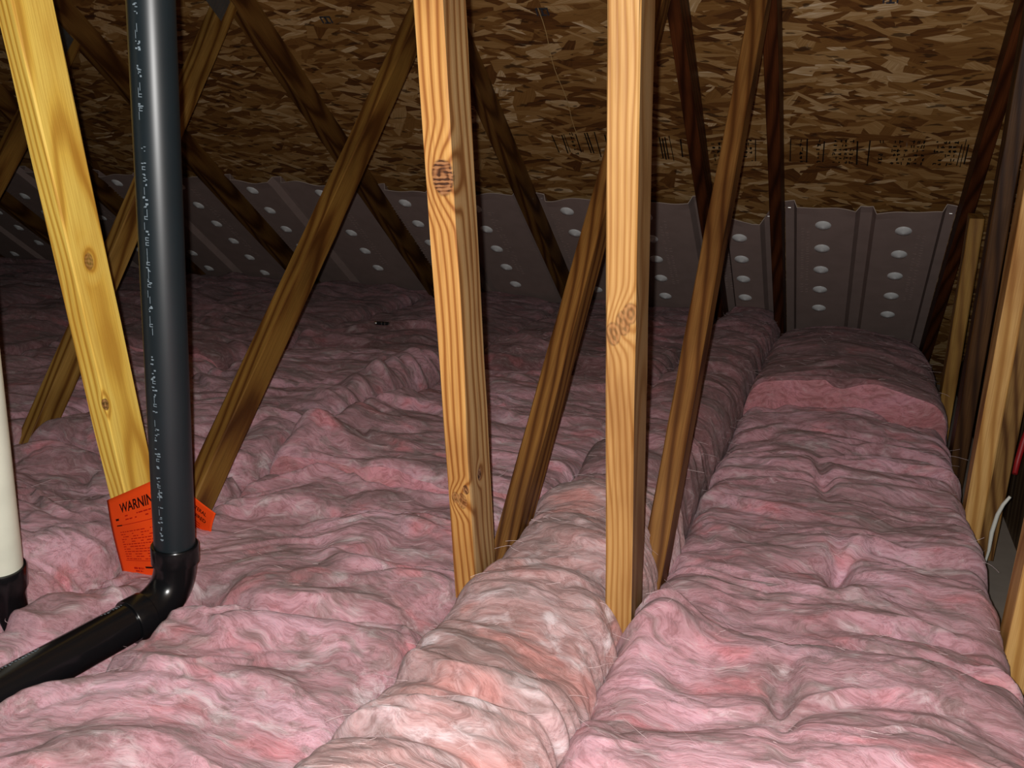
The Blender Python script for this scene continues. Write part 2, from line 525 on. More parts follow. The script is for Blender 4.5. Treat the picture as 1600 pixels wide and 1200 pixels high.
truss(T2X, 'truss whose square-on orange post stands right of centre in the pink wool', (1.077, -0.211), (1.377, -0.656, 39.5), (RAFT_B, W2F, WB2), chord_seed=20)
truss(T1X, 'truss whose centre post has a big round dark knot on its edge', (1.077, -0.211), (1.289, -0.641, 42.8), (RAFT_B, W1F, WB1), chord_seed=30)
truss(T0X, 'truss whose bright yellow leaning board stands left of the black pipe', (1.070, -0.212), (1.349, -0.596, 43.9), (RAFT, W0F, WB0), chord_seed=40)
truss(TM1, 'truss whose olive-brown web shows behind the bright yellow board', (1.20, -0.20), (1.541, -0.626, 36.5), (RAFT, WBM, WBM), chord_seed=50)
truss(TM2, 'truss with brown chord crossing the vents at far left behind the yellow board', (1.3, -0.20), (1.66, -0.62, 38), (RAFT, WBM, WB0), chord_seed=60)
truss(TM3, 'brown truss chord seen left of the yellow board, nearest the left frame edge', (1.3, -0.20), (1.75, -0.62, 38), (RAFT, WB0, WB0), chord_seed=70)
truss(TM4, 'brown truss farthest left, its chord crossing the last vents at the frame edge', None, (1.8, -0.62, 38), (RAFT, WB0, WB0), chord_seed=80)

# --- gable truss at the right: chord and upright studs
g = thing('gable_truss', 'truss of upright studs along the right-hand side, its sloping chord dark brown', 'roof truss', V(GX + WX / 2, 1.8, FLOOR), 'roof trusses')
timber('top_chord', g, GX, -0.55, deck_z(-0.55), 180 - (90 - SLOPE), (4.02 + 0.55) / math.cos(math.radians(SLOPE)), WX, 0.089, RAFT_B, seed=91, segs=22)
obj('bottom_chord', timber_mesh('bottom_chord', WX, 0.089, 4.55, seed=92), RAFT_B, g, frame(GX, -0.55, FLOOR + 0.089, 90))
STUD_A = wood_mat('stud_pine_bright', (0.70, 0.42, 0.15), (0.60, 0.33, 0.10), (0.38, 0.17, 0.04), seed=12, ring=30, contrast=0.7)
STUD_B = wood_mat('stud_pine_shaded', (0.11, 0.048, 0.014), (0.075, 0.03, 0.008), (0.035, 0.012, 0.003), seed=13, ring=34)  # dark tone paints in the shadow cast by the nearer stud
STUD_C = wood_mat('stud_pine_ochre', (0.42, 0.235, 0.055), (0.35, 0.18, 0.04), (0.2, 0.09, 0.02), seed=14, ring=34, contrast=0.6)
STUD_D = wood_mat('stud_pine_grainy', (0.34, 0.19, 0.06), (0.24, 0.12, 0.035), (0.11, 0.045, 0.012), seed=15, ring=60)
def stud(y, z, x, mat, seed, wy=0.07, off=0.0, lean=FRONT_LEAN, ztop=None):
    a = math.radians(lean)
    dn = (z - (FLOOR + 0.085)) / math.cos(a)
    yb, zb = y - math.sin(a) * dn, z - math.cos(a) * dn
    up = 0
    for k in range(500):
        up = k * 0.005
        if RA * (yb + off + math.sin(a) * up) + RB * (zb + math.cos(a) * up) > 2.50 - 0.01 or (ztop is not None and zb + math.cos(a) * up > ztop):
            break
    timber('stud', g, x, yb + off, zb, lean, up, WX, wy, mat, seed=seed, segs=22)
stud(1.445, -0.60, GX, STUD_A, 101)
stud(2.018, -0.251, GX, STUD_A, 102)
stud(2.018, -0.251, GX + 0.0385, STUD_D, 103, off=0.02)
stud(2.405, -0.305, GX, STUD_B, 104)
stud(2.873, -0.367, GX, STUD_C, 105, ztop=-0.15)

# ------------------------------------------------------------------ roof deck (the ceiling of this space), sheets of strand board
def deck():
    y0, y1 = -0.9, 4.29
    x0, x1 = -6.6, 0.47
    S = (y1 - y0) / math.cos(math.radians(SLOPE))
    bm = bmesh.new()
    ySeam = 2.54
    sSeam = (ySeam - y0) / math.cos(math.radians(SLOPE))
    xs = [x0, x0 + 1.5, -3.0, -0.6, x1]
    def slab(xa, xb, sa, sb):
        r = bmesh.ops.create_cube(bm, size=1)
        for v in r['verts']:
            v.co = Vector((xa if v.co.x < 0 else xb, sa if v.co.y < 0 else sb, 0 if v.co.z < 0 else 0.011))
    slab(x0, x1, 0, sSeam - 0.0015)
    slab(x0, x1, sSeam + 0.0015, S)
    me = bm_to_me(bm, 'ceiling')
    a = math.radians(-SLOPE)
    mw = Matrix.Translation(V(0, y0, deck_z(y0))) @ Matrix.Rotation(a, 4, 'X')
    o = obj('ceiling', me, M_OSB, None, mw)
    struct(o)
    return o, mw, y0
CEIL, DECKM, DY0 = deck()
COSS = math.cos(math.radians(SLOPE))
def deck_pt(x, y, off=0.0):
    """point `off` metres below the deck face at plan (x, y)"""
    n = Vector((0, -RA / SL, -RB / SL))
    return V(x, y, deck_z(y)) + n * off

# ink stamps on the deck: rows of worn, unreadable type
def strokes(name, rects, mat, parent, mw, thick=0.0006):
    bm = bmesh.new()
    for (x, y, w_, h_, rot) in rects:
        r = bmesh.ops.create_cube(bm, size=1)
        c, s = math.cos(rot), math.sin(rot)
        for v in r['verts']:
            px, py = v.co.x * w_, v.co.y * h_
            v.co = Vector((x + px * c - py * s, y + px * s + py * c, v.co.z * thick))
    return obj(name, bm_to_me(bm, name), mat, parent, mw)

def stamp(xa, xb, yc, seed, dens=1.0, cell=0.022):
    r = random.Random(seed)
    rects = []
    x = xa
    span = 0.125
    while x < xb:
        kind = r.random() * 0.88
        if kind < 0.25 * dens:
            for k in range(r.randint(1, 3)):
                rects.append((x + k * 0.009, r.uniform(-0.006, 0.006), r.uniform(0.002, 0.0045), span * r.uniform(0.7, 1.05), r.uniform(-0.05, 0.05)))
            x += 0.033
        elif kind < 0.85:
            for row in range(6):
                yy = (row - 2.5) * span / 6.2
                if r.random() < 0.85:
                    for q in range(r.randint(1, 3)):
                        if r.random() < 0.5:
                            rects.append((x + r.uniform(-0.004, 0.004), yy + r.uniform(-.003, .003), r.uniform(0.004, 0.011), r.uniform(0.003, 0.006), r.uniform(-0.1, 0.1)))
                        else:
                            rects.append((x + r.uniform(-0.006, 0.006), yy, 0.0028, r.uniform(0.008, 0.016), r.uniform(-0.15, 0.15)))
            x += 0.016
        else:
            x += 0.02
    mw = Matrix.Translation(deck_pt(0, yc, 0.0006)) @ Matrix.Rotation(math.radians(-SLOPE), 4, 'X')
    o = strokes('ink_stamp', rects, M_STAMP, None, mw)
    o.parent = CEIL
    o.matrix_parent_inverse = Matrix.Identity(4)
    o.matrix_local = DECKM.inverted() @ mw
stamp(-0.225, 0.265, 3.015, 1)
stamp(-0.46, -0.30, 3.015, 2)
stamp(-0.63, -0.53, 3.015, 3, 2.2)
stamp(-0.99, -0.80, 3.0, 4, 2.0)

# ------------------------------------------------------------------ drywall below, gable sheathing right, other far ends
def slab_obj(name, lo_, hi_, mat):
    bm = bmesh.new()
    bmesh.ops.create_cube(bm, size=1)
    for v in bm.verts:
        v.co = Vector([lo_[i] if v.co[i] < 0 else hi_[i] for i in range(3)])
    o = obj(name, bm_to_me(bm, name), mat, None, Matrix.Identity(4))
    return struct(o)
slab_obj('floor', (-6.6, -0.9, -0.013), (0.47, 4.3, 0.0), M_DRYWALL)
def gable():
    bm = bmesh.new()
    pts = [(-0.9, 0), (4.28, 0), (-0.9, deck_z(-0.9) + CZ)]
    a = [bm.verts.new((0.0, y, z)) for y, z in pts]
    b_ = [bm.verts.new((0.011, y, z)) for y, z in pts]
    bm.faces.new(a); bm.faces.new(b_[::-1])
    for i in range(3):
        j = (i + 1) % 3
        bm.faces.new((a[i], b_[i], b_[j], a[j]))
    me = bm_to_me(bm, 'wall_right')
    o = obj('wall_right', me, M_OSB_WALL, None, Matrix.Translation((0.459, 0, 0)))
    struct(o)
gable()

# ------------------------------------------------------------------ glass wool batts
class Perlin:
    def __init__(s, seed):
        r = np.random.RandomState(seed)
        s.p = np.tile(r.permutation(256), 2)
        th = r.uniform(0, 2 * np.pi, 256)
        s.g = np.stack([np.cos(th), np.sin(th)], 1)
    def __call__(s, x, y):
        xi = np.floor(x).astype(int); yi = np.floor(y).astype(int)
        xf = x - xi; yf = y - yi
        u = xf * xf * xf * (xf * (xf * 6 - 15) + 10); v = yf * yf * yf * (yf * (yf * 6 - 15) + 10)
        def gr(ix, iy, dx, dy):
            h = s.p[(s.p[ix & 255] + iy) & 255]
            gg = s.g[h]
            return gg[..., 0] * dx + gg[..., 1] * dy
        a = gr(xi, yi, xf, yf); b = gr(xi + 1, yi, xf - 1, yf)
        c = gr(xi, yi + 1, xf, yf - 1); d = gr(xi + 1, yi + 1, xf - 1, yf - 1)
        return (a + u * (b - a)) * (1 - v) + (c + u * (d - c)) * v * 1.0
PN = [Perlin(k) for k in range(12)]

def wool(x, y, amp=1.0, sd=0.0, fx=1.0, fy=1.0):
    """folded, lumpy wool relief in metres"""
    x = x * fx + sd * 3.1; y = y * fy + sd * 1.7
    wx = x + 0.09 * PN[0](x * 3.0, y * 3.0) + 0.018 * PN[1](x * 9, y * 9)
    wy = y + 0.08 * PN[2](x * 3.0, y * 3.4) + 0.018 * PN[3](x * 7, y * 9)
    h = 0.070 * (np.abs(PN[4](wx * 2.4, wy * 4.6)) - 0.25)
    h += 0.026 * (np.abs(PN[5](wx * 5.0 + 9, wy * 10)) - 0.25)
    # overlapping tongues of wool: gentle slope away, steep lip towards the hatch side
    t = wy * 7.0 + 1.9 * PN[6](wx * 2.2, wy * 2.0) + 0.35 * PN[7](wx * 7, wy * 4)
    f = t - np.floor(t)
    k = np.clip(PN[8](wx * 3 + 3, wy * 4) * 2.6 + 0.35, 0, 1)
    lip = np.where(f < 0.16, (f / 0.16) ** 2 * (3 - 2 * (f / 0.16)), 1 - (f - 0.16) / 0.84)
    h += 0.028 * k * (lip - 0.5)
    t2 = wy * 17 + 1.9 * PN[9](wx * 5, wy * 5) + 4.1
    f2 = t2 - np.floor(t2)
    k2 = np.clip(PN[10](wx * 5, wy * 7) * 2.6 + 0.2, 0, 1)
    lip2 = np.where(f2 < 0.22, (f2 / 0.22) ** 2 * (3 - 2 * (f2 / 0.22)), 1 - (f2 - 0.22) / 0.78)
    h += 0.010 * k2 * (lip2 - 0.5)
    h += 0.006 * (np.abs(PN[11](wx * 18, wy * 36)) - 0.2)
    h += 0.0015 * PN[1](wx * 60, wy * 110)
    return h * amp

def batt(label, x0, x1, y0, y1, ztop, mat, res=0.006, extra=None, amp=1.0, sd=0.0, edge=0.05, drop=0.06, pillow=0.02,
         cut_front=False, group='pink insulation batts', front_r=None, cat='insulation batt', wob=0.008, fx=1.0, fy=1.0, fdrop=None):
    nx = max(8, int((x1 - x0) / res)); ny = max(8, int((y1 - y0) / res))
    gx = np.linspace(x0, x1, nx + 1); gy = np.linspace(y0, y1, ny + 1)
    X, Y = np.meshgrid(gx, gy)                    # rows = y
    dl = X - x0; dr = x1 - X; db = Y - y0; dt = y1 - Y
    def rnd(d, r, dp):
        t = np.clip(1 - d / r, 0, 1)
        return dp * (1 - np.sqrt(np.clip(1 - t * t, 0, 1)))
    Z = ztop + wool(X, Y, amp, sd, fx, fy)
    Z = Z + pillow * (np.sin(np.pi * np.clip((X - x0) / (x1 - x0), 0, 1)) - 0.6)
    Z -= rnd(dl, edge, drop) + rnd(dr, edge, drop)
    Z -= rnd(db, front_r or edge, drop if fdrop is None else fdrop) + rnd(dt, edge, drop)
    if extra is not None:
        Z = Z + extra(X, Y)
    # ragged outline
    ex = wob * (PN[3](Y * 18 + sd, Y * 0 + 0.3) + 0.6 * PN[4](Y * 60, Y * 0 + 2.2))
    ey = wob * (PN[5](X * 14 + sd, X * 0 + 0.7) + 0.6 * PN[6](X * 50, X * 0 + 1.2))
    fxw = 1 - np.clip(np.minimum(dl, dr) / 0.05, 0, 1)
    fyw = 1 - np.clip(np.minimum(db, dt) / 0.05, 0, 1)
    XX = X + ex * fxw; YY = Y + ey * fyw
    verts = np.stack([XX, YY, Z + CZ], -1).reshape(-1, 3)
    W_ = nx + 1
    i = np.arange(ny)[:, None] * W_ + np.arange(nx)[None, :]
    quads = np.stack([i, i + 1, i + W_ + 1, i + W_], -1).reshape(-1, 4)
    # skirts down to the drywall, subdivided, slightly bulging
    ring = list(range(0, W_)) + [r * W_ + nx for r in range(1, ny + 1)] + [ny * W_ + c for c in range(nx - 1, -1, -1)] + [r * W_ for r in range(ny - 1, 0, -1)]
    ring = np.array(ring)
    top = verts[ring]
    nlev = 7
    cx, cy = (x0 + x1) / 2, (y0 + y1) / 2
    lv = [top]
    allv = [verts]
    for k in range(1, nlev + 1):
        f = (k / nlev) ** 1.4
        p = top.copy()
        p[:, 2] = top[:, 2] * (1 - f) + 0.001 * f
        sgnx = np.sign(p[:, 0] - cx) * (np.minimum(abs(p[:, 0] - x0), abs(p[:, 0] - x1)) < 0.012)
        sgny = np.sign(p[:, 1] - cy) * (np.minimum(abs(p[:, 1] - y0), abs(p[:, 1] - y1)) < 0.012)
        bul = 0.006 * np.sin(f * 9 + top[:, 0] * 20) + 0.004 * PN[7](top[:, 0] * 30 + top[:, 1] * 30, p[:, 2] * 40)
        p[:, 0] += sgnx * bul; p[:, 1] += sgny * bul
        lv.append(p); allv.append(p)
    V_ = np.concatenate(allv)
    base = len(verts)
    faces = [quads]
    midx = [np.zeros(len(quads), int)]
    n = len(ring)
    isfront = np.zeros(n, bool); isfront[:W_ - 1] = True
    for k in range(nlev):
        a = ring if k == 0 else base + (k - 1) * n + np.arange(n)
        b_ = base + k * n + np.arange(n)
        q = np.stack([a, b_, np.roll(b_, -1), np.roll(a, -1)], -1)
        faces.append(q)
        midx.append(np.where(isfront, 1, 0) if cut_front else np.zeros(n, int))
    F = np.concatenate(faces); MI = np.concatenate(midx)
    me = bpy.data.meshes.new('insulation_batt')
    me.vertices.add(len(V_)); me.vertices.foreach_set('co', V_.astype(np.float32).ravel())
    me.loops.add(F.size); me.loops.foreach_set('vertex_index', F.astype(np.int32).ravel())
    me.polygons.add(len(F))
    me.polygons.foreach_set('loop_start', np.arange(0, F.size, 4, dtype=np.int32))
    me.polygons.foreach_set('loop_total', np.full(len(F), 4, np.int32))
    me.materials.append(mat); me.materials.append(M_CUT)
    me.polygons.foreach_set('material_index', MI.astype(np.int32))
    me.polygons.foreach_set('use_smooth', np.ones(len(F), bool))
    me.update(calc_edges=True)
    me.validate()
    o = bpy.data.objects.new('insulation_batt', me)
    COL.objects.link(o)
    return tag(o, label, cat, group)

def bump2(X, Y, cx, cy, rx, ry, h):
    return h * np.exp(-(((X - cx) / rx) ** 2 + ((Y - cy) / ry) ** 2))

XA, XB = -0.263, GX - 0.003
XC, XD, XE, XF, XG, XH = -0.4985, -1.151, -1.807, -2.516, -3.216, -3.916

# right bay
def exA1(X, Y):
    c = X + 0.01 + 0.02 * np.sin(Y * 7)
    return -0.030 * np.exp(-(c / 0.016) ** 2) * np.exp(-((Y - 1.06) / 0.09) ** 2) + bump2(X, Y, -0.20, 1.17, 0.06, 0.09, 0.055)
batt('near batt right of the post, bottom right corner, reaching to the lowest stud', XA, XB, 0.30, 1.24, -0.645, M_PINK, 0.0042, exA1, sd=0.3, pillow=0.012)
def exA2(X, Y):
    c = X - 0.0 - 0.03 * np.sin(Y * 5)
    return -0.040 * np.exp(-(c / 0.018) ** 2) * (np.exp(-((Y - 1.55) / 0.09) ** 2) + 0.8 * np.exp(-((Y - 2.02) / 0.12) ** 2)) + bump2(X, Y, -0.19, 1.30, 0.05, 0.15, 0.02)
batt('long creased batt in the right bay, before the raised batt with pink end', XA, XB, 1.23, 2.62, -0.675, M_PINK2, 0.005, exA2, sd=1.3, pillow=0.02)
batt('raised batt in the right bay with pink cut end, under the two-row vent', XA + 0.01, XB, 2.60, 3.83, -0.60, M_FAR_DIM, 0.006,
     lambda X, Y: -0.06 * np.clip((Y - 3.1) / 0.7, 0, 1) ** 2 - 0.02 * np.clip((X - 0.1) / 0.2, 0, 1), amp=0.55, sd=2.1, pillow=0.04, cut_front=True, front_r=0.014, fdrop=0.012)

# narrow bay between the two close trusses: a hump of paler wool
def exB(X, Y):
    r = np.clip(1 - ((X + 0.380) / 0.14) ** 2, 0, 1) ** 0.6
    return 0.065 * r * (0.75 + 0.25 * np.sin(Y * 5.2 + 0.4)) - 0.02 + bump2(X, Y, -0.40, 0.80, 0.08, 0.12, 0.02)
batt('humped salmon strip between the two centre posts, running to the bottom edge', XC - 0.005, XA + 0.012, 0.30, 1.62, -0.620, M_SALM, 0.004, exB, sd=3.2, edge=0.045, drop=0.07, pillow=0.0, wob=0.018, fx=1.0, fy=1.1)
batt('narrow strip of wool behind the centre posts, running back to the single-row vent', XC, XA, 1.60, 3.80, -0.62, M_FAR_DIM, 0.006,
     lambda X, Y: 0.03 * np.clip(1 - ((X + 0.38) / 0.12) ** 2, 0, 1), sd=4.0, edge=0.035, drop=0.05, pillow=0.0)

# centre-left bay
def exC(X, Y):
    d = X - (-0.935 + (1.017 - Y) * -0.20)          # trough pressed in by the pipe run
    tr = -0.088 * np.exp(-(d / 0.062) ** 4) * np.clip((1.10 - Y) / 0.10, 0, 1)
    lf = -0.030 * np.clip((-0.78 - X) / 0.15, 0, 1) * np.clip((1.5 - Y) / 0.2, 0, 1)
    return tr + lf + bump2(X, Y, -1.05, 1.20, 0.08, 0.06, -0.03) + bump2(X, Y, -1.12, 1.05, 0.05, 0.06, -0.025)
batt('wide near batt between black pipe and centre post, front of frame', XD, XC, 0.28, 1.56, -0.645, M_PINK, 0.0042, exC, sd=5.0, pillow=0.008)
batt('batt showing a pink cut end just behind the knotted centre post', XD, XC, 1.55, 2.62, -0.62, M_PINK2, 0.0055,
     lambda X, Y: -0.03 * np.clip((Y - 1.7) / 0.6, 0, 1) + bump2(X, Y, -1.09, 1.66, 0.07, 0.10, 0.045) + bump2(X, Y, -1.12, 2.0, 0.05, 0.25, 0.03), amp=0.8, sd=6.0, pillow=0.01, cut_front=True, front_r=0.02, fdrop=0.02)
batt('far batt behind the knotted centre post, tucked under the vents', XD, XC, 2.60, 3.80, -0.61, M_FAR_DIM, 0.007, sd=6.7, amp=0.8, pillow=0.01)

# bay left of the black pipe
def exD(X, Y):
    return bump2(X, Y, -1.25, 1.20, 0.09, 0.14, 0.03) + bump2(X, Y, -1.32, 1.02, 0.16, 0.10, 0.035) - bump2(X, Y, -1.17, 1.06, 0.05, 0.06, 0.04)
batt('torn pink batt at left between white pipe and yellow board', XE, XD, 0.28, 1.50, -0.668, M_PINK2, 0.0045, exD, sd=7.0, amp=1.25, pillow=0.0)
batt('batt in the left bay behind the yellow board, before the crumpled seam', XE, XD, 1.49, 2.60, -0.632, M_PINK, 0.005,
     lambda X, Y: bump2(X, Y, -1.23, 2.2, 0.065, 0.36, 0.055) * (1 + 0.22 * np.sin(Y * 75 + X * 40 + 2 * np.sin(Y * 13))), sd=8.0, amp=0.8)
batt('far batt in the left bay holding the black marker', XE, XD, 2.58, 3.80, -0.62, M_FAR_DIM, 0.007, sd=9.0, amp=0.8)
batt('batt at the left frame edge beside the white pipe', XF, XE, 0.9, 2.26, -0.63, M_PINK, 0.007, sd=10.0, amp=0.8)
batt('raised batt with pink end at the far left, behind the olive web', XF, XE, 2.24, 3.80, -0.61, M_FAR_DIM, 0.008, sd=11.0, amp=0.8, cut_front=True, front_r=0.02, fdrop=0.02)
batt('far batt at the left frame edge, second bay beyond the yellow board', XG, XF, 1.4, 3.80, -0.62, M_FAR_DIM, 0.010, sd=12.0, amp=0.8)
batt('far batt glimpsed at the left frame edge under the last vent', XH, XG, 1.8, 3.80, -0.62, M_FAR_DIM, 0.012, sd=13.0, amp=0.8)
batt('farthest left strip of wool beside the frame edge', XH - 0.7, XH, 2.2, 3.80, -0.62, M_FAR_DIM, 0.014, sd=14.0, amp=0.8)

# stray glass fibres standing off the wool (nobody could count them)
def fibres():
    bpy.context.view_layer.update()
    batts = [o for o in bpy.data.objects if o.name.startswith('insulation_batt')][:9]
    r = random.Random(21)
    bm = bmesh.new()
    for o in batts:
        me = o.data
        nv = len(me.vertices)
        m = 420
        for _ in range(m):
            v = me.vertices[int(r.random() * nv * 0.92)]
            if v.co.z < 0.2:
                continue
            p = v.co + Vector((0, 0, -0.001))
            a = r.gauss(0, 0.55)
            d = Vector((math.cos(a), math.sin(a), r.uniform(-0.05, 0.28))).normalized()
            if r.random() < 0.5:
                d.x = -d.x
            ln = r.uniform(0.008, 0.030)
            rad = r.uniform(0.00012, 0.00030)
            cv = Vector((r.gauss(0, .35), r.gauss(0, .35), r.gauss(-.1, .25)))
            prev = None
            for k in range(6):
                s = k / 5
                q = p + d * ln * s + cv * ln * s * s
                tri = [bm.verts.new(q + Vector((0, rad * math.cos(w_), rad * math.sin(w_)))) for w_ in (0, 2.1, 4.2)]
                if prev:
                    for j in range(3):
                        bm.faces.new((prev[j], prev[(j + 1) % 3], tri[(j + 1) % 3], tri[j]))
                prev = tri
    me = bm_to_me(bm, 'loose_fibres')
    o = obj('loose_fibres', me, M_FIBRE, None, Matrix.Identity(4))
    o['kind'] = 'stuff'
    tag(o, 'stray pale glass fibres standing off the pink wool', 'fibres')
fibres()

# ------------------------------------------------------------------ rafter vents under the deck
DIMY0, DIMS = 3.285, 0.1143
def dimple_mesh():
    bm = bmesh.new()
    R, seg = 0.0265, 36
    rr_ = []
    for (rr, hh) in ((R, -0.0012), (R * 0.97, 0.0010), (R * 0.60, 0.0050), (R * 0.20, 0.0098), (R * 0.04, 0.0112)):
        rr_.append([bm.verts.new((math.cos(2 * math.pi * j / seg) * rr, math.sin(2 * math.pi * j / seg) * rr, -hh)) for j in range(seg)])
    for a, b_ in zip(rr_, rr_[1:]):
        for j in range(seg):
            bm.faces.new((a[j], a[(j + 1) % seg], b_[(j + 1) % seg], b_[j])).smooth = True
    bm.faces.new(rr_[-1]); bm.faces.new(rr_[0][::-1])
    return bm_to_me(bm, 'dimple')
DIMPLE = []
def place_dimple(t, x, y, off):
    mw = Matrix.Translation(deck_pt(x, y, off)) @ Matrix.Rotation(math.radians(-SLOPE), 4, 'X')
    if not DIMPLE:
        o = obj('dimple', dimple_mesh(), M_DIMPLE, t, mw)
        DIMPLE.append(o)
    else:
        o = DIMPLE[0].copy()
        COL.objects.link(o)
        o.parent = t
        o.matrix_local = Matrix.Translation(-Vector(t.location)) @ mw
    o['label'] = 'glossy white dimple'

def vent(label, xa, xb, ribs, dims, ytop=3.215, seed=0, curl=None):
    """moulded foam chute: profile across x, straight down the slope"""
    r = random.Random(seed)
    yb = 4.02
    prof = []
    LOW, HI = 0.036, 0.006
    # profile points (x, offset below the deck)
    prof.append((xa, HI)); prof.append((xa + 0.030, HI)); prof.append((xa + 0.042, LOW))
    for rb in ribs:
        prof += [(rb - 0.034, LOW), (rb - 0.020, HI + 0.003), (rb + 0.018, HI), (rb + 0.030, LOW)]
    prof += [(xb - 0.042, LOW), (xb - 0.030, HI), (xb, HI)]
    dense = []
    for (p, q) in zip(prof, prof[1:]):
        n = max(1, int((q[0] - p[0]) / 0.012))
        for k in range(n):
            t = k / n
            dense.append((p[0] + (q[0] - p[0]) * t, p[1] + (q[1] - p[1]) * t))
    dense.append(prof[-1])
    bm = bmesh.new()
    rows = []
    ns = 26
    ph = r.uniform(0, 6)
    for k in range(ns + 1):
        row = []
        for (x, o) in dense:
            yt = ytop + 0.006 * math.sin(x * 17 + ph) + 0.004 * math.sin(x * 41 + ph)
            if curl:
                yt += curl(x)
            y = yt + (yb - yt) * k / ns
            oo = o + (0.003 * math.sin(x * 23 + ph) + 0.002 if k == 0 else 0.0)
            row.append(bm.verts.new(deck_pt(x, y, oo)))
        rows.append(row)
    for a, b_ in zip(rows, rows[1:]):
        for j in range(len(a) - 1):
            f = bm.faces.new((a[j], a[j + 1], b_[j + 1], b_[j]))
            f.smooth = False
    me = bm_to_me(bm, 'vent_sheet')
    t = thing('rafter_vent', label, 'rafter vent', deck_pt((xa + xb) / 2, 3.6, 0.036), 'foam rafter vents along the eave')
    sh = obj('vent_sheet', me, M_FOAM, t)
    sh.data.materials.append(M_FOAMEDGE)
    md = sh.modifiers.new('thickness', 'SOLIDIFY'); md.thickness = 0.0025; md.offset = 0; md.material_offset_rim = 1
    # dimples: shallow glossy cones, each a part of its own
    for dx, y0 in dims:
        k = 0
        while y0 + DIMS * k <= 3.80:
            place_dimple(t, dx, y0 + DIMS * k, LOW + 0.0016)
            k += 1
    # embossed lettering too worn to read: two columns of short raised strokes beside each dimple row
    rects = []
    for dx, y0 in dims:
        side = -1 if dx < (xa + xb) / 2 else 1
        for colk, off in ((0, 0.030 + 0.018), (1, 0.030 + 0.036)):
            yy = y0 + 0.02
            while yy < 3.66:
                if r.random() < 0.8:
                    rects.append((dx + side * off, (yy - 3.6) / COSS, r.uniform(0.008, 0.012), 0.0022, side * r.uniform(0.0, 0.5)))
                yy += r.uniform(0.010, 0.017)
    if rects:
        mw = Matrix.Translation(deck_pt(0, 3.6, LOW + 0.0016)) @ Matrix.Rotation(math.radians(-SLOPE), 4, 'X')
        strokes('embossed_lettering', rects, M_FOAM, t, mw, 0.0016)
    # staples at the flanges
    for sx in (xa + 0.014, xb - 0.014):
        bm = bmesh.new()
        bmesh.ops.create_cube(bm, size=1)
        for v in bm.verts:
            v.co = Vector((v.co.x * 0.009, v.co.y * 0.0012, v.co.z * 0.0012))
        obj('staple', bm_to_me(bm, 'staple'), M_NAIL, t, Matrix.Translation(deck_pt(sx, ytop + 0.03, HI + 0.003)))
    return t

def curl_r(x):
    return 0.0
vent('grey vent with two dimple rows between the last two trusses at right', T2X + WX + 0.002, GX - 0.002, [0.018], [(-0.115, 3.290), (0.138, 3.300)], seed=1)
vent('narrow sagging vent with one dimple row between the two close trusses', T1X + WX + 0.001, T2X - 0.001, [], [(-0.398, 3.372)], ytop=3.26, seed=2,
     curl=lambda x: 0.045 * max(0, min(1, (x + 0.45) / 0.1)) - 0.06 * max(0, min(1, (x + 0.31) / 0.02)))
vent('grey vent behind the two centre posts, right of the knotted post', T0X + WX + 0.002, T1X - 0.002, [-0.875], [(-1.020, 3.275), (-0.725, 3.285)], seed=3)
vent('grey vent left of the knotted post, crossed by the long brown web', TM1 + WX + 0.002, T0X - 0.002, [-1.535], [(-1.69, 3.268), (-1.392, 3.280)], ytop=3.205, seed=4)
vent('grey vent just right of the black pipe', TM2 + WX + 0.002, TM1 - 0.002, [-2.235], [(-2.384, 3.231), (-2.052, 3.232)], ytop=3.18, seed=5)
vent('grey vent directly behind the black pipe', TM3 + WX + 0.002, TM2 - 0.002, [-2.92], [(-3.09, 3.217), (-2.752, 3.22)], ytop=3.17, seed=6)
vent('grey vent behind the yellow board at far left', TM4 + WX + 0.002, TM3 - 0.002, [-3.60], [(-3.774, 3.213), (-3.43, 3.22)], ytop=3.17, seed=7)
vent('grey vent at the left frame edge, last of the row', TM4 - 0.66, TM4 - 0.002, [-4.26], [(-4.43, 3.22), (-4.11, 3.22)], ytop=3.17, seed=8)

# ------------------------------------------------------------------ pipes
def tube(name, pts, radii, mat, parent, seg=48, cap=True):
    """swept tube through world points with per-point radius"""
    bm = bmesh.new()
    rings = []
    n = len(pts)
    ref = Vector((1, 0, 0.13)).normalized()
    prev = None
    for i, p in enumerate(pts):
        d = (pts[min(i + 1, n - 1)] - pts[max(i - 1, 0)]).normalized()
        if prev is None:
            u = (ref - d * ref.dot(d)).normalized()
        else:
            u = (prev - d * prev.dot(d)).normalized()
        prev = u
        v = d.cross(u)
        rings.append([bm.verts.new(p + (u * math.cos(2 * math.pi * k / seg) + v * math.sin(2 * math.pi * k / seg)) * radii[i]) for k in range(seg)])
    for a, b_ in zip(rings, rings[1:]):
        for k in range(seg):
            bm.faces.new((a[k], a[(k + 1) % seg], b_[(k + 1) % seg], b_[k])).smooth = True
    if cap:
        bm.faces.new(rings[0][::-1]); bm.faces.new(rings[-1])
    me = bm_to_me(bm, name)
    o = obj(name, me, mat, parent)
    m = o.modifiers.new('edges', 'EDGE_SPLIT'); m.split_angle = math.radians(40)
    return o

PB = V(-0.9295, 1.014, -0.590)
PT = V(-0.875, 0.988, 0.181)
axis = (PT - PB).normalized()
ELB = PB - axis * 0.082
HD = Vector((-0.205, -1.0, -0.075)).normalized()
t = thing('drain_pipe', 'black plastic pipe rising past the yellow board, with elbow and run along the wool', 'pipe', ELB)
R0 = 0.0302
top_pt = PB + axis * ((deck_z(0.98) + CZ - PB.z - 0.01) / axis.z)
tube('riser', [PB - axis * 0.02, PB + axis * 0.5, PB + axis * 1.0, top_pt], [R0] * 4, M_BLACK, t, cap=False)
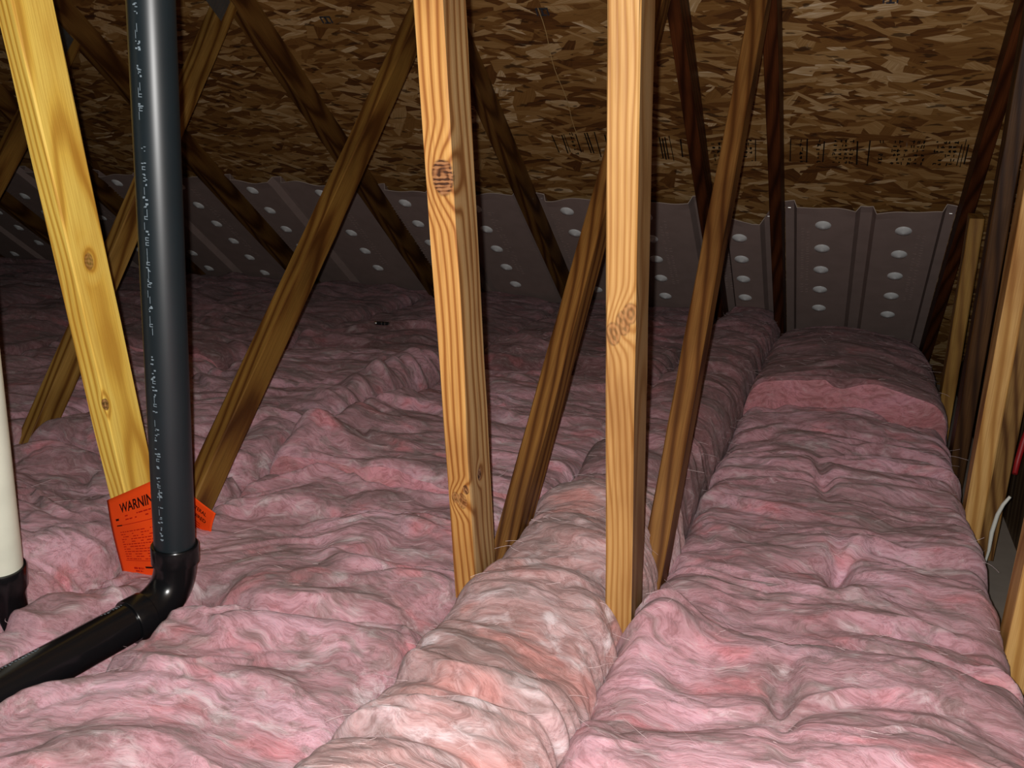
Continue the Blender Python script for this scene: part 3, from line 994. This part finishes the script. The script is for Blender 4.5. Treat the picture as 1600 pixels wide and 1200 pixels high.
# hub collar
hubr = 0.0352
tube('hub', [PB - axis * 0.030, PB - axis * 0.028, PB - axis * 0.001, PB + axis * 0.001, PB + axis * 0.0012], [hubr - 0.003, hubr, hubr, hubr - 0.0012, R0 - 0.001], M_BLACKHUB, t)
# elbow arc from straight-down to the horizontal run
a0 = PB - axis * 0.026
rb = 0.068
corner = a0 - axis * rb * 0.95
pts = []
for k in range(15):
    s = k / 14
    p0, p1, p2 = a0, corner, corner + HD * rb * 1.0
    pts.append(p0 * (1 - s) ** 2 + p1 * 2 * s * (1 - s) + p2 * s * s)
tube('elbow', pts, [0.0315] * 15, M_BLACKHUB, t, cap=False)
h0 = pts[-1]
tube('hub', [h0 - HD * 0.012, h0 - HD * 0.010, h0 + HD * 0.016, h0 + HD * 0.018, h0 + HD * 0.0182], [hubr - 0.003, hubr - 0.0005, hubr - 0.0005, hubr - 0.0015, R0 - 0.001], M_BLACKHUB, t)
tube('drain_run', [h0, h0 + HD * 0.3, h0 + HD * 0.55], [R0] * 3, M_BLACKHUB, t, cap=True)

def glyph_mesh(text, size):
    cu = bpy.data.curves.new('glyphs', 'FONT')
    cu.body = text
    cu.size = size
    cu.align_x = 'LEFT'
    cu.offset = size * 0.022
    o = bpy.data.objects.new('glyphs', cu)
    COL.objects.link(o)
    dg = bpy.context.evaluated_depsgraph_get()
    dg.update()
    me = bpy.data.meshes.new_from_object(o.evaluated_get(dg))
    bpy.data.objects.remove(o)
    return me

# worn print running down the riser: pale marks on its left-front side
def riser_print():
    bm = bmesh.new()
    r = random.Random(3)
    view = (V(0, 0, 0) - (PB + axis * 0.3)); view = (view - axis * view.dot(axis)).normalized()
    side = axis.cross(view).normalized()
    if side.dot(cr) > 0:
        side = -side
    thc = math.radians(36)
    def put(s, wq, hq, off=0.0, rr=R0 + 0.0003):
        vs_ = []
        for (da, ds) in ((-wq, -hq), (wq, -hq), (wq, hq), (-wq, hq)):
            th = thc + (off + da) / R0
            vs_.append(bm.verts.new(PB + axis * (s + ds) + (view * math.cos(th) + side * math.sin(th)) * rr))
        try:
            bm.faces.new(vs_)
        except ValueError:
            pass
    s = 0.02
    while s < 0.78:
        if r.random() < 0.72:
            kind = r.random()
            if kind < 0.6:
                for q in range(r.randint(2, 4)):
                    put(s + r.uniform(-0.003, 0.003), r.uniform(0.0006, 0.0022), r.uniform(0.0004, 0.0012), r.uniform(-0.003, 0.003))
            elif kind < 0.8:
                put(s, 0.0004, 0.005, r.uniform(-0.002, 0.003))
            else:
                put(s, 0.0026, 0.0005); put(s + 0.0035, 0.0026, 0.0005); put(s + 0.0018, 0.0005, 0.0018, 0.002)
        s += r.uniform(0.006, 0.011)
    put(0.095, 0.0005, 0.009, 0.0)
    me = bm_to_me(bm, 'worn_print')
    obj('worn_print', me, M_PRINT, t)
riser_print()
def run_print():
    bm = bmesh.new()
    r = random.Random(9)
    up = Vector((0, 0, 1)); up = (up - HD * up.dot(HD)).normalized()
    sd = HD.cross(up).normalized()
    if sd.dot(cr) > 0:
        sd = -sd
    for s0, s1 in ((0.022, 0.055), (0.15, 0.26)):
        s = s0
        while s < s1:
            for q in range(3):
                th = math.radians(8 + r.uniform(-4, 6))
                wq = r.uniform(0.0006, 0.0022); hq = r.uniform(0.0006, 0.0018)
                vs_ = []
                for (da, ds) in ((-wq, -hq), (wq, -hq), (wq, hq), (-wq, hq)):
                    tt = th + da / R0
                    vs_.append(bm.verts.new(h0 + HD * (s + ds) + (up * math.cos(tt) + sd * math.sin(tt)) * (R0 + 0.0003)))
                bm.faces.new(vs_)
            s += 0.0045
    obj('worn_print', bm_to_me(bm, 'worn_print'), M_PRINT, t)
run_print()

# cream pipe at the left edge
t = thing('white_pipe', 'cream white plastic pipe at the left frame edge, standing in a black coupling', 'pipe', V(-1.156, 0.897, -0.70))
wb, wt = V(-1.156, 0.8965, -0.6175), V(-1.1175, 0.8696, -0.3231)
wa = (wt - wb).normalized()
wtop = wb + wa * 1.85
tube('riser', [wb - wa * 0.02, wb + wa * 0.6, wtop], [0.0302] * 3, M_PVC, t, cap=True)
tube('coupling', [wb - wa * 0.12, wb - wa * 0.046, wb - wa * 0.034, wb - wa * 0.002, wb, wb + wa * 0.0003], [0.0300, 0.0305, 0.0345, 0.0348, 0.0338, 0.0303], M_BLACKHUB, t)

# ------------------------------------------------------------------ warning tags
def tag_card(label, TL, TR, BR, BL, bulge, extras, name='warning_tag'):
    """thin card between four corners (metres from the eye); extras(place) adds the printing"""
    TL, TR, BR, BL = [V(*p) for p in (TL, TR, BR, BL)]
    nrm = (TR - TL).cross(BL - TL).normalized()
    if nrm.dot(V(0, 0, 0) - TL) < 0:
        nrm = -nrm
    def P(u, v, off=0.0):
        p = TL * (1 - u) * (1 - v) + TR * u * (1 - v) + BR * u * v + BL * (1 - u) * v
        return p + nrm * (bulge * math.sin(math.pi * u) * (1 - 0.3 * v) + 0.002 * math.sin(v * 5) + off)
    bm = bmesh.new()
    n = 18
    gv = [[bm.verts.new(P(i / n, j / n)) for i in range(n + 1)] for j in range(n + 1)]
    for j in range(n):
        for i in range(n):
            bm.faces.new((gv[j][i], gv[j][i + 1], gv[j + 1][i + 1], gv[j + 1][i])).smooth = True
    o0 = thing(name, label, 'warning tag', (TL + BR) / 2, 'orange warning tags')
    c = obj('card', bm_to_me(bm, 'card'), M_ORANGE, o0)
    md = c.modifiers.new('thickness', 'SOLIDIFY'); md.thickness = 0.0004; md.offset = 0
    W_ = (TR - TL).length; H_ = (BL - TL).length
    def place(me, pname, u0, v0, mat, shear=0.0):
        for v in me.vertices:
            u = u0 + v.co.x / W_
            vv = v0 - v.co.y / H_
            v.co = P(u, vv, 0.0009)
        obj(pname, me, mat, o0)
    def line(pname, segs_, mat):
        bm = bmesh.new()
        for (u0, v0, u1, v1, th) in segs_:
            m = 10
            for k in range(m):
                a, b_ = k / m, (k + 1) / m
                us = (u0 + (u1 - u0) * a, u0 + (u1 - u0) * b_)
                vv = (v0 + (v1 - v0) * a, v0 + (v1 - v0) * b_)
                bm.faces.new([bm.verts.new(P(us[0], vv[0] - th, 0.0009)), bm.verts.new(P(us[1], vv[1] - th, 0.0009)),
                              bm.verts.new(P(us[1], vv[1] + th, 0.0009)), bm.verts.new(P(us[0], vv[0] + th, 0.0009))])
        obj(pname, bm_to_me(bm, pname), mat, o0)
    extras(place, line, W_, H_)
    return o0

def ex1(place, line, W_, H_):
    place(glyph_mesh('WARNING', 0.0205), 'heading_lettering', 0.235, 0.175, M_INK)
    place(glyph_mesh('WARNING', 0.0205), 'heading_lettering', 0.235, 0.965, M_INK)
    r = random.Random(5)
    segs_ = []
    def words(v, u0, u1, th, dens=0.8):
        u = u0
        while u < u1:
            wl = r.uniform(0.02, 0.07)
            if r.random() < dens:
                segs_.append((u, v, min(u + wl, u1), v, th))
            u += wl + 0.012
    words(0.215, 0.30, 0.9, 0.006); words(0.250, 0.30, 0.9, 0.006)
    v = 0.37
    while v < 0.66:
        words(v, 0.16, 0.97, 0.0045)
        v += 0.026
    words(0.755, 0.25, 0.42, 0.010, 0.9); words(0.785, 0.27, 0.40, 0.007, 0.9)
    line('small_print', segs_, M_REDINK)
    line('ruled_lines', [(0.14, 0.30, 0.97, 0.30, 0.0028), (0.14, 0.675, 0.97, 0.675, 0.0028), (0.14, 0.86, 0.97, 0.86, 0.0028)], M_REDINK)
    line('bold_line', [(0.45, 0.742, 0.80, 0.742, 0.009), (0.84, 0.742, 0.95, 0.742, 0.009)], M_INK)
    line('arrow', [(0.12, 0.297, 0.22, 0.300, 0.006), (0.12, 0.235, 0.18, 0.235, 0.011)], M_INK)
tag_card('orange WARNING tag hanging left of the black pipe, below the yellow board',
         (-1.141, 1.095, -0.581), (-1.005, 1.088, -0.513), (-0.990, 1.100, -0.735), (-1.125, 1.100, -0.742), 0.006, ex1)
def ex2(place, line, W_, H_):
    place(glyph_mesh('LATERAL', 0.0105), 'heading_lettering', 0.40, 0.26, M_INK)
    place(glyph_mesh('REQUIRED', 0.0115), 'heading_lettering', 0.30, 0.47, M_INK)
    segs_ = [(0.03, v, 0.72, v, 0.016) for v in (0.62, 0.70, 0.78, 0.86, 0.94)]
    line('small_print', segs_, M_REDINK)
tag_card('small orange tag scrap peeking out right of the black pipe, on the brown web',
         (-1.142, 1.270, -0.612), (-1.052, 1.258, -0.652), (-1.082, 1.268, -0.722), (-1.172, 1.280, -0.680), 0.002, ex2)

# ------------------------------------------------------------------ small things
# marker pen on the far batt
t = thing('marker_pen', 'black marker pen with silver rings lying on the far wool', 'marker pen', V(-1.53, 2.84, -0.618))
pa, pb_ = V(-1.595, 2.815, -0.598), V(-1.455, 2.845, -0.600)
pd = (pb_ - pa).normalized()
tube('barrel', [pa + pd * 0.010, pa + pd * 0.05, pa + pd * 0.10, pb_], [0.0065, 0.0065, 0.006, 0.002], M_PEN, t, 20)
tube('silver_tip', [pa, pa + pd * 0.002, pa + pd * 0.009, pa + pd * 0.011], [0.003, 0.0068, 0.0068, 0.006], M_NAIL, t, 20)
for s in (0.028, 0.040, 0.056):
    tube('silver_ring', [pa + pd * s, pa + pd * (s + 0.002)], [0.0069, 0.0069], M_NAIL, t, 20)

# panel clips between deck sheets
for (x, lab) in ((-0.89, 'steel clip in the roof board seam between the two centre posts'),
                 (0.013, 'steel clip in the roof board seam at upper right'),
                 (-1.588, 'steel clip in the roof board seam left of the knotted post')):
    bm = bmesh.new()
    for (px, py, sx, sy) in ((0, 0.012, 0.020, 0.004), (0, -0.012, 0.036, 0.004), (-0.016, 0, 0.004, 0.026), (0.016, 0, 0.004, 0.026), (0, 0, 0.006, 0.024)):
        r = bmesh.ops.create_cube(bm, size=1)
        for v in r['verts']:
            v.co = Vector((v.co.x * sx + px, v.co.y * sy + py, v.co.z * 0.002))
    o = obj('panel_clip', bm_to_me(bm, 'panel_clip'), M_CLIP, None,
            Matrix.Translation(deck_pt(x, 2.545, 0.0015)) @ Matrix.Rotation(math.radians(-SLOPE), 4, 'X'))
    tag(o, lab, 'metal clip', 'clips in the roof board seam')

# thread hanging on the deck
tp = [deck_pt(-0.897 + 0.0 * k + 0.004 * math.sin(k), 2.53 + (2.96 - 2.53) * k / 12, 0.006 + 0.01 * math.sin(k / 12 * 3.1)) for k in range(13)]
o = tube('thread', tp, [0.0011] * 13, M_THREAD, None, 8)
o.matrix_world = Matrix.Identity(4)
tag(o, 'thin tan thread hanging down the roof boards between the centre posts', 'thread')

# pale wire by the bright stud
wp_ = [V(0.315, 1.95, -0.80), V(0.317, 1.94, -0.765), V(0.317, 1.94, -0.725), V(0.322, 1.94, -0.686), V(0.329, 1.94, -0.663), V(0.339, 1.94, -0.644)]
o = tube('pale_wire', wp_, [0.0020, 0.0030, 0.0042, 0.0040, 0.0036, 0.0030], M_WIRE, None, 14)
tag(o, 'pale bent wire end sticking up before the bright stud at right', 'wire')
o = tube('red_wire', [V(0.400, 2.28, -0.70), V(0.405, 2.30, -0.674), V(0.410, 2.30, -0.626), V(0.425, 2.32, -0.56)], [0.006, 0.007, 0.007, 0.005], M_RED, None, 12)
tag(o, 'dark red wire against the gable board at the right frame edge', 'wire')

# nails poking through the deck
r = random.Random(11)
k = 0
for (x, y) in ((0.105, 2.98), (0.228, 2.985), (-1.70, 2.93), (-0.18, 2.66), (-1.30, 2.80)):
    c = deck_pt(x, y, 0.0)
    n = Vector((0, -RA / SL, -RB / SL))
    o = tube('roofing_nail', [c, c + n * 0.010, c + n * 0.014], [0.0016, 0.0016, 0.0004], M_NAIL, None, 10)
    lab = ['upper nail tip poking through the roof board beside the right-hand stamp',
           'nail tip through the roof board close to the sloping chord at right',
           'nail tip through the dark roof board right of the black pipe',
           'nail tip through the roof board left of the dark chord behind the square post',
           'nail tip through the roof board beside the long brown web'][k]
    tag(o, lab, 'nail', 'nail tips through the roof boards')
    k += 1

bpy.context.view_layer.update()
